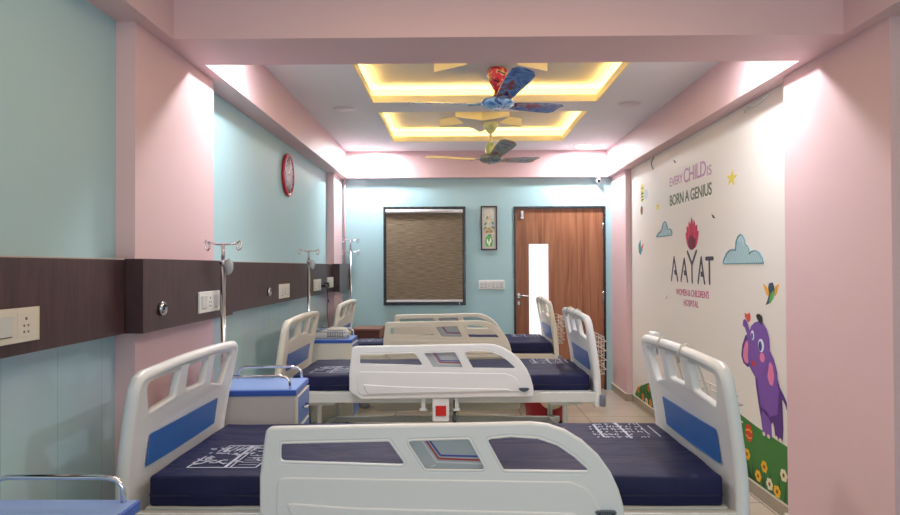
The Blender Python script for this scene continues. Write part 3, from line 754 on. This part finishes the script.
# flower picture
t_ = thing('framed_picture', 'narrow dark-framed picture of cream flowers in a green vase on the back wall', 'picture', (.271, D, 1.60))
W_, Hh = .187, .506
b = MB(); e = .016
for a in ((0, e, 0, Hh), (W_-e, W_, 0, Hh), (e, W_-e, 0, e), (e, W_-e, Hh-e, Hh)): b.box(a[0], a[1], -.022, -.001, a[2], a[3], bevel=.003)
b.build('frame', M['frame_wood'], t_)
MB().box(e, W_-e, -.012, -.006, e, Hh-e).build('canvas', M['canvas'], t_)
b = MB(); fy = lambda a, z, d: (a, -d, z)
def ell(b, fn, ca, cz, ra, rz_, d0, d1, mi, n=18, rot=0):
    pts = []
    for k in range(n):
        t = 2*math.pi*k/n; p, q = ra*math.cos(t), rz_*math.sin(t)
        pts.append((ca+p*math.cos(rot)-q*math.sin(rot), cz+p*math.sin(rot)+q*math.cos(rot)))
    b.prism(pts, d0, d1, fn, mi)
b.prism([(.062, .04), (.125, .04), (.138, .10), (.122, .16), (.066, .16), (.050, .10)], .012, .0128, fy, 0)
for (a, z) in ((.075, .10), (.095, .075), (.112, .11)): ell(b, fy, a, z, .009, .028, .0128, .0133, 1)
for (ca, cz, r) in ((.095, .235, .044), (.060, .20, .026), (.130, .205, .024), (.080, .33, .022), (.120, .345, .022), (.085, .40, .014)):
    for k in range(6):
        t = k*math.pi/3; ell(b, fy, ca+r*.55*math.cos(t), cz+r*.55*math.sin(t), r*.42, r*.42, .0128, .0134, 2, 10)
    ell(b, fy, ca, cz, r*.3, r*.3, .0134, .0138, 3, 10)
for (a, z, ro) in ((.05, .255, .6), (.14, .26, 2.5), (.055, .30, 1.0), (.135, .31, 2.2), (.07, .37, 1.3), (.10, .17, .2)): ell(b, fy, a, z, .022, .008, .0122, .0128, 4, 10, ro)
b.build('painting', [M['bird_g'], M['white'], M['flower_w'], M['amber'], M['grass']], t_)
# camera under the back beam
t_ = thing('security_camera', 'small white dome camera under the beam in the far right corner', 'security camera', (1.61, 7.985, H_BEAM-.001))
MB().lathe([(.036, 0), (.036, -.016), (.030, -.022), (.002, -.022)], 20).build('base', M['white_pl'], t_)
b = MB(); b.lathe([(.002, -.030), (.018, -.026), (.026, -.012), (.028, 0), (.026, .012), (.018, .022), (.002, .026)], 18, (0, -.01, -.042), axis='Y'); b.build('body', M['white_pl'], t_)
MB().lathe([(.016, -.046), (.018, -.036), (.018, -.020)], 16, (0, 0, -.045), axis='Y').build('lens', M['black'], t_)
# cables above the mural
pts = []
for k in range(26):
    t = k/25; pts.append((0, -.19*t, .012*math.sin(k*1.9)-.014*t*0+.035*t))
o = MB().tube([(0, .0, -.01), (-.006, -.02, .004), (0, -.05, -.012), (-.008, -.09, .0), (-.004, -.03, .012), (-.006, -.10, .012), (-.004, -.15, -.004), (0, -.22, .004), (0, -.30, .012), (0, -.34, .025)], .006, 8).build('cable_bundle', M['plate'], loc=(1.812, 4.42, 2.385))
tag(o, 'coiled white cable end at the top of the mural near the column', 'cable')
o = MB().tube([(0, 0, .0), (-.01, .03, -.03), (-.014, .035, -.06), (-.01, .02, -.09), (-.004, .0, -.11)], .004, 6).build('cable_hook', M['logo_dk'], loc=(1.822, 6.48, 2.415))
tag(o, 'thin dark cable stub curling from the beam above the mural', 'cable')

# ------------------------------------------------------------------ mural on the right wall
t_ = thing('mural_wallpaper', 'cream wall mural with hospital lettering, clouds, purple elephant and flowery grass', 'wall mural', (XR-.0035, 0, 0))
X0 = -.0022
MB().box(-.002, 0, 3.788, 7.348, .081, 2.424).build('paper', M['mural'], t_)
fm = lambda a, z, d: (-d, a, z)
def L(i): return (.002+i*.0005, .0025+i*.0005)
def poly(b, pts, lay, mi=0): b.prism(pts, *L(lay), fm, mi)
def wall_text(body, y_left, y_right, z0, z1, m, name, bold=0.0, slope=0.0, spacing=1.0):
    """reads left to right from far (large Y) to near (small Y)"""
    me = text_mesh(body, y_left-y_right, z1-z0, bold, spacing)
    for v in me.vertices:
        a = v.co.x; v.co = Vector((-.0022-(.0012 if v.co.z > 0 else 0), y_left-a, z0+v.co.y+slope*a))
    return link(name, me, m, t_)
wall_text('EVERY', 6.01, 5.665, 2.086, 2.158, M['lilac'], 'lettering', .005, spacing=.92)
wall_text('CHILD', 5.640, 5.135, 2.072, 2.188, M['lilac'], 'lettering', .01, spacing=.92)
wall_text('IS', 5.118, 5.025, 2.066, 2.138, M['lilac'], 'lettering', .005)
wall_text('BORN A GENIUS', 6.01, 5.025, 1.920, 2.012, M['green_tx'], 'lettering', .015, spacing=.95)
wall_text("WOMEN & CHILDREN'S", 5.86, 5.10, 1.170, 1.224, M['magenta'], 'lettering', .0, spacing=.95)
wall_text('HOSPITAL', 5.665, 5.32, 1.091, 1.141, M['magenta'], 'lettering', .0)
# big stylised AAYAT drawn as strokes
b = MB()
def stroke(p, q, w, cap=True):
    (y0, z0), (y1, z1) = p, q; dx, dz = y1-y0, z1-z0; l = math.hypot(dx, dz); nx, nz = -dz/l*w/2, dx/l*w/2
    poly(b, [(y0+nx, z0+nz), (y1+nx, z1+nz), (y1-nx, z1-nz), (y0-nx, z0-nz)], stroke.lay); stroke.lay = 1+(stroke.lay % 3)
    if cap:
        for c in (p, q): ell(b, fm, c[0], c[1], w/2, w/2, *L(0), 0, 10)
stroke.lay = 1
for (yt, zt, yl, yr, zb) in ((5.909, 1.480, 5.985, 5.815, 1.290), (5.645, 1.464, 5.730, 5.570, 1.288), (5.254, 1.470, 5.325, 5.185, 1.282)):
    stroke((yt, zt), (yl, zb), .028); stroke((yt, zt), (yr, zb), .028)
    poly(b, [((yt+yr)/2+.045, zb+.085), ((yt+yr)/2-.01, zb+.085), (yr+.015, zb+.045), (yr+.075, zb+.045)], 4)
stroke((5.565, 1.520), (5.460, 1.420), .030); stroke((5.360, 1.520), (5.460, 1.420), .030); stroke((5.460, 1.420), (5.458, 1.285), .030)
stroke((5.155, 1.462), (5.015, 1.462), .030); stroke((5.085, 1.462), (5.083, 1.285), .032)
b.build('name_lettering', M['charcoal'], t_, label='large dark letters AAYAT')
# lotus
b = MB()
def petal(cy, cz, ln, w, ang, mi, lay):
    pts = []
    for k in range(9): s = k/8; pts.append((w*math.sin(math.pi*s)**.8*(1-.3*s), s*ln))
    pts += [(-x, z) for x, z in reversed(pts[1:-1])]
    ca, sa = math.cos(ang), math.sin(ang); poly(b, [(cy+x*ca+z*sa, cz-x*sa+z*ca) for x, z in pts], lay, mi)
for i, (a, ln, w, mi) in enumerate(((-.88, .215, .06, 1), (.88, .215, .06, 1), (-.60, .235, .06, 0), (.60, .235, .06, 0), (-.30, .245, .055, 1), (.30, .245, .055, 1), (0, .26, .06, 0))):
    petal(5.455, 1.548, ln*.92, w, a, mi, i)
for i, (a, ln, w) in enumerate(((-.8, .12, .035), (.8, .12, .035), (-.4, .12, .04), (.4, .12, .04), (0, .13, .04))): petal(5.455, 1.535, ln, w, a, 2, 7+i)
b.build('lotus_emblem', [M['crimson'], M['rose'], M['plum']], t_, label='crimson lotus flower emblem')
# clouds
def cloud(pts, hatch, label):
    b = MB(); poly(b, pts, 0, 0)
    n = len(pts)
    b.tube([(-.0035, a, z) for a, z in pts], .0045, 6, 1, closed=True)
    for (p, q) in hatch:
        dx, dz = q[0]-p[0], q[1]-p[1]; l = math.hypot(dx, dz); nx, nz = -dz/l*.0022, dx/l*.0022
        poly(b, [(p[0]+nx, p[1]+nz), (q[0]+nx, q[1]+nz), (q[0]-nx, q[1]-nz), (p[0]-nx, p[1]-nz)], 1, 1)
    b.build('cloud', [M['cloud'], M['cloud_ln']], t_, label=label)
def arc(cy, cz, ry, rz_, a0, a1, n=8): return [(cy+ry*math.cos(R(a0+(a1-a0)*k/n)), cz+rz_*math.sin(R(a0+(a1-a0)*k/n))) for k in range(n+1)]
big = [(4.185, 1.425), (4.20, 1.455), (4.24, 1.488), (4.30, 1.503), (4.36, 1.498), (4.385, 1.485), (4.392, 1.51), (4.42, 1.538), (4.445, 1.54), (4.455, 1.57), (4.485, 1.60), (4.52, 1.612), (4.56, 1.60), (4.59, 1.57), (4.60, 1.53), (4.605, 1.51), (4.65, 1.518), (4.71, 1.512), (4.76, 1.49), (4.80, 1.455), (4.822, 1.432), (4.81, 1.425)]
hat = []
for k in range(22):
    y = 4.22+k*.025
    zt = 1.485 if y < 4.36 else (1.535 if y < 4.44 else (1.565 if y < 4.55 else 1.50))
    hat.append(((y, 1.432), (min(y+(zt-1.432)*.5, 4.80), zt)))
cloud(big, hat, 'larger pale blue hatched cloud')
small = [(5.97, 1.672), (5.955, 1.695), (5.99, 1.722), (6.085, 1.728), (6.10, 1.765), (6.125, 1.79), (6.16, 1.80), (6.20, 1.785), (6.225, 1.765), (6.25, 1.725), (6.35, 1.705), (6.40, 1.69), (6.415, 1.675)]
cloud(small, [((6.0+k*.04, 1.68), (6.02+k*.04, 1.715 if abs(k-4) > 1 else 1.77)) for k in range(9)], 'smaller pale blue cloud')
# stars, birds specks
def star(cy, cz, ry, rz_, label):
    pts = []
    for k in range(10):
        r = 1 if k % 2 == 0 else .4; a = math.pi/2+k*math.pi/5+.15; pts.append((cy+r*ry*math.cos(a), cz+r*rz_*math.sin(a)))
    b = MB(); poly(b, pts, 0); b.build('star', M['star_y'], t_, label=label)
star(4.66, 1.99, .10, .062, 'larger yellow star'); star(6.375, 1.95, .07, .045, 'smaller yellow star')
for (cy, cz, s) in ((5.0, 1.762, 1), (6.124, 1.139, -1), (5.87, 2.285, 1)):
    b = MB(); poly(b, [(cy-.04, cz-.018*s), (cy-.01, cz+.004), (cy+.04, cz+.022*s), (cy+.015, cz-.004), (cy+.01, cz-.012)], 0); b.build('tiny_bird', M['ink'], t_)
# bird in flight by the column
b = MB()
poly(b, [(4.203, 1.304), (4.146, 1.283), (4.104, 1.253), (4.11, 1.228), (4.155, 1.238)], 0, 0)
poly(b, [(3.989, 1.309), (4.035, 1.292), (4.063, 1.261), (4.044, 1.231), (4.012, 1.256)], 0, 0)
poly(b, [(4.117, 1.306), (4.07, 1.312), (4.054, 1.292), (4.044, 1.261), (4.063, 1.224), (4.106, 1.191), (4.168, 1.175), (4.139, 1.208), (4.118, 1.246), (4.131, 1.283)], 1, 1)
poly(b, [(4.063, 1.267), (4.044, 1.255), (4.064, 1.217), (4.106, 1.187), (4.119, 1.196), (4.099, 1.241)], 2, 2)
b.build('flying_bird', [M['bird_o'], M['bird_b'], M['bird_g']], t_, label='green and blue bird with orange wings')
b = MB(); poly(b, [(7.067, 1.622), (6.984, 1.672), (6.969, 1.598), (6.865, 1.636), (6.922, 1.565), (6.988, 1.517), (7.053, 1.546)], 0, 0)
poly(b, [(6.969, 1.598), (6.865, 1.636), (6.922, 1.565)], 1, 1); b.build('flying_bird', [M['aqua'], M['bfly']], t_, label='small teal and red bird')
b = MB(); poly(b, [(4.471, 1.111), (4.432, 1.103), (4.399, 1.118), (4.381, 1.097), (4.385, 1.07), (4.414, 1.053), (4.439, 1.066), (4.465, 1.081)], 0); b.build('butterfly', M['bfly'], t_, label='small red butterfly above the trunk')
# generic bee
b = MB(); ell(b, fm, 6.90, 2.17, .06, .045, *L(1), 0); ell(b, fm, 6.90, 2.09, .055, .055, *L(1), 0)
for z in (2.115, 2.085, 2.055): poly(b, [(6.852, z), (6.948, z), (6.948, z+.012), (6.852, z+.012)], 2, 1)
ell(b, fm, 6.77, 2.10, .07, .05, *L(0), 2); ell(b, fm, 6.93, 1.96, .045, .045, *L(1), 3); ell(b, fm, 6.925, 2.175, .012, .01, *L(3), 1); ell(b, fm, 6.88, 2.175, .012, .01, *L(3), 1)
b.build('bee', [M['star_y'], M['hair'], M['lt_grey'], M['flower_c']], t_, label='small yellow bee with pale wings')
# grass strip, flowers, ball
b = MB()
top = [(3.789, .40), (3.95, .405), (4.3, .425), (4.6, .455), (4.9, .44), (5.2, .40), (5.6, .36), (6.0, .365), (6.27, .372), (6.52, .335), (6.76, .285), (7.0, .22), (7.17, .16), (7.25, .082)]
poly(b, [(3.789, .082)]+top, 0, 0)
rnd = random.Random(3)
for k in range(150):
    y = 3.80+rnd.random()*3.3; h = .05+rnd.random()*.12; z0 = .083
    zt_ = max(zz for (yy, zz) in top if abs(yy-y) < .5); h = min(h, .6*zt_)
    poly(b, [(y-.010, z0), (y+.010, z0), (y+rnd.uniform(-.02, .02), z0+h)], 1+k % 2, 1)
b.build('grass_strip', [M['grass'], M['grass_dk']], t_, label='green grass along the foot of the mural')
fl = [(4.449, .222, 'y'), (4.203, .212, 'y'), (4.289, .132, 'y'), (3.955, .234, 'w'), (4.134, .13, 'w'), (4.038, .117, 'y'), (3.85, .15, 'y'),
      (7.10, .165, 'o'), (6.93, .12, 'o'), (6.80, .10, 'w'), (6.66, .115, 'o'), (6.55, .19, 'w'), (6.45, .15, 'o'), (6.35, .11, 'o'), (6.72, .24, 'o'), (5.9, .15, 'y'), (5.6, .2, 'w'), (5.3, .15, 'y'), (5.0, .2, 'o'), (4.7, .14, 'y')]
for i, (y, z, c) in enumerate(fl):
    b = MB(); s = .042
    for k in range(6):
        a = k*math.pi/3+i; ell(b, fm, y+s*.62*math.cos(a), z+s*.50*math.sin(a), s*.45, s*.38, *L(3+(k % 3)), 0, 10)
    ell(b, fm, y, z, s*.34, s*.30, *L(6), 1, 10)
    b.build('flower', [M['flower_'+c], M['flower_c']], t_)
b = MB(); ell(b, fm, 4.42, .362, .054, .055, *L(3), 0, 22); poly(b, [(4.468, .375), (4.42, .388), (4.373, .378), (4.375, .368), (4.42, .377), (4.466, .364)], 4, 1)
poly(b, [(4.466, .345), (4.42, .333), (4.375, .343), (4.377, .335), (4.42, .325), (4.462, .336)], 4, 1); b.build('ball', [M['ball'], M['flower_y']], t_, label='red ball with yellow stripes')
# purple elephant
E_ = {
'body': [(4.324, 0.769), (4.308, 0.679), (4.275, 0.578), (4.241, 0.493), (4.219, 0.423), (4.192, 0.402), (4.115, 0.403), (4.098, 0.419), (4.106, 0.486), (4.083, 0.506), (4.065, 0.473), (4.053, 0.426), (3.997, 0.412), (3.963, 0.426), (3.955, 0.499), (3.961, 0.61), (3.966, 0.666), (3.925, 0.631), (3.902, 0.597), (3.906, 0.649), (3.945, 0.684), (3.99, 0.718), (4.026, 0.777), (4.044, 0.84), (4.2, .88)],
'leg': [(4.241, 0.493), (4.219, 0.423), (4.192, 0.402), (4.115, 0.403), (4.098, 0.419), (4.106, 0.486), (4.138, 0.53), (4.205, 0.561)],
'head': [(4.485, 1.061), (4.465, 1.073), (4.427, 1.06), (4.408, 1.032), (4.389, 1.003), (4.363, 1.036), (4.313, 1.061), (4.252, 1.074), (4.194, 1.065), (4.143, 1.032), (4.116, 0.984), (4.112, 0.923), (4.127, 0.859), (4.171, 0.79), (4.23, 0.743), (4.306, 0.724), (4.351, 0.75), (4.398, 0.783), (4.419, 0.833), (4.411, 0.914), (4.428, 0.979), (4.46, 1.02), (4.493, 1.025)],
'ear_l': [(4.393, 0.983), (4.458, 0.97), (4.509, 0.903), (4.528, 0.833), (4.495, 0.789), (4.43, 0.772), (4.382, 0.785)],
'ear_l_in': [(4.41, 0.948), (4.456, 0.93), (4.49, 0.878), (4.498, 0.83), (4.472, 0.799), (4.426, 0.792), (4.403, 0.822)],
'ear_r': [(4.126, 0.921), (4.058, 0.868), (4.019, 0.8), (4.013, 0.74), (4.048, 0.698), (4.103, 0.701), (4.158, 0.729), (4.185, 0.8)],
'ear_r_in': [(4.113, 0.854), (4.073, 0.829), (4.055, 0.77), (4.075, 0.711), (4.116, 0.717), (4.144, 0.756)],
'tuft': [(4.297, 1.109), (4.251, 1.119), (4.207, 1.109), (4.193, 1.078), (4.223, 1.053), (4.267, 1.079)],
'mouth': [(4.365, 0.82), (4.325, 0.817), (4.294, 0.836), (4.313, 0.801), (4.344, 0.78)]}
b = MB()
sm = lambda k: fillet(E_[k], .02, 3)
poly(b, sm('ear_l'), 3, 1); poly(b, sm('ear_l_in'), 4, 2); poly(b, sm('body'), 5, 1); poly(b, sm('leg'), 6, 0)
poly(b, [(4.30, .76), (4.24, .56), (4.14, .52), (4.02, .56), (4.0, .70), (4.06, .80)], 6, 0)
poly(b, sm('ear_r'), 7, 0); poly(b, sm('ear_r_in'), 8, 2); poly(b, sm('head'), 9, 0); poly(b, sm('tuft'), 10, 3); poly(b, sm('mouth'), 10, 4)
ell(b, fm, 4.225, .930, .040, .040, *L(10), 5); ell(b, fm, 4.235, .925, .024, .030, *L(11), 6); ell(b, fm, 4.24, .925, .010, .014, *L(12), 3)
ell(b, fm, 4.345, .980, .024, .030, *L(10), 5); ell(b, fm, 4.350, .975, .014, .021, *L(11), 6)
ell(b, fm, 4.21, .86, .035, .028, *L(10), 2)
for (y, z) in ((4.198, .408), (4.135, .408), (4.034, .424), (3.985, .422)): ell(b, fm, y, z, .018, .012, *L(10), 7)
b.build('elephant', [M['purple'], M['purple_dk'], M['pink_ear'], M['hair'], M['ball'], M['white'], M['iris'], M['skin']], t_, label='purple elephant with pink ears and raised trunk')

# ------------------------------------------------------------------ ceiling fans
def fan(label, x, y, zb, ztop, mats, dome):
    """zb = blade plane"""
    t = thing('ceiling_fan', label, 'ceiling fan', (x, y, zb), group='three-blade ceiling fans')
    zt = ztop-zb
    q = .68 if dome else 1
    MB().lathe([(.060, zt), (.070, zt-.012*q), (.068, zt-.05*q), (.052, zt-.10*q), (.034, zt-.135*q), (.020, zt-.150*q), (.012, zt-.155*q)], 28).build('canopy', mats['canopy'], t, smooth=True)
    MB().tube([(0, 0, .03), (0, 0, zt-.09 if dome else zt-.14)], .0135 if dome else .011, 12).build('down_rod', mats['rod'], t)
    MB().lathe([(.013, .160), (.030, .148), (.048, .120), (.056, .085), (.054, .055), (.048, .036)] if dome else [(.012, .085), (.022, .08), (.026, .05), (.045, .036), (.05, .03)], 24).build('rod_cup', mats['cup'], t)
    MB().lathe([(.02, .036), (.06, .034), (.10, .020), (.116, .002), (.112, -.014), (.08, -.034), (.04, -.044), (.004, -.046)], 40).build('motor', mats['motor'], t)
    MB().lathe([(.034, -.040), (.030, -.052), (.012, -.056), (.003, -.056)], 20).build('bottom_cap', M['chrome'], t)
    for k, a in enumerate((-78, 42, 162)):
        bl = MB(); n = 12; L0, L1 = .15, .65
        rows = []
        for i in range(n+1):
            s = i/n; r = L0+(L1-L0)*s; w = .050+.026*math.sin(math.pi*min(1, s*1.2)*.5); z = .004+.05*s
            if s > .9: w *= math.sqrt(max(.02, 1-((s-.9)/.1)**2))*.35+.65
            tw = R(14)
            rows.append([bl.bm.verts.new((r, q*w*math.cos(tw), z-q*w*math.sin(tw)+.006*(1-q*q))) for q in (-1, -.5, 0, .5, 1)])
        for A, B in zip(rows, rows[1:]):
            for j in range(4): bl.bm.faces.new((A[j], A[j+1], B[j+1], B[j]))
        r_ = bmesh.ops.extrude_face_region(bl.bm, geom=list(bl.bm.faces))
        for v in [g for g in r_['geom'] if isinstance(g, bmesh.types.BMVert)]: v.co.z -= .004
        o = bl.build('blade', mats['blade'][k], t, smooth=False); o.rotation_euler = (0, 0, R(a))
        ar = MB(); ar.box(.09, .21, -.018, .018, -.004, .002, bevel=.001); ar.build('blade_bracket', mats['motor'], o)
fan('nearer ceiling fan, blue patterned blades and red patterned canopy', .283, 4.84, 2.545, 2.78,
    dict(canopy=M['fan1c'], rod=M['brass'], cup=M['brass'], motor=M['fan1'], blade=[M['fan1b'], M['fan1b'], M['fan1']]), False)
fan('farther ceiling fan with pale green canopy and dull patterned blades', .322, 6.64, 2.436, 2.78,
    dict(canopy=M['fan2'], rod=M['fan_cream'], cup=M['fan2'], motor=M['fan2b'], blade=[M['fan2b'], M['fan2b'], M['fan_cream']]), True)
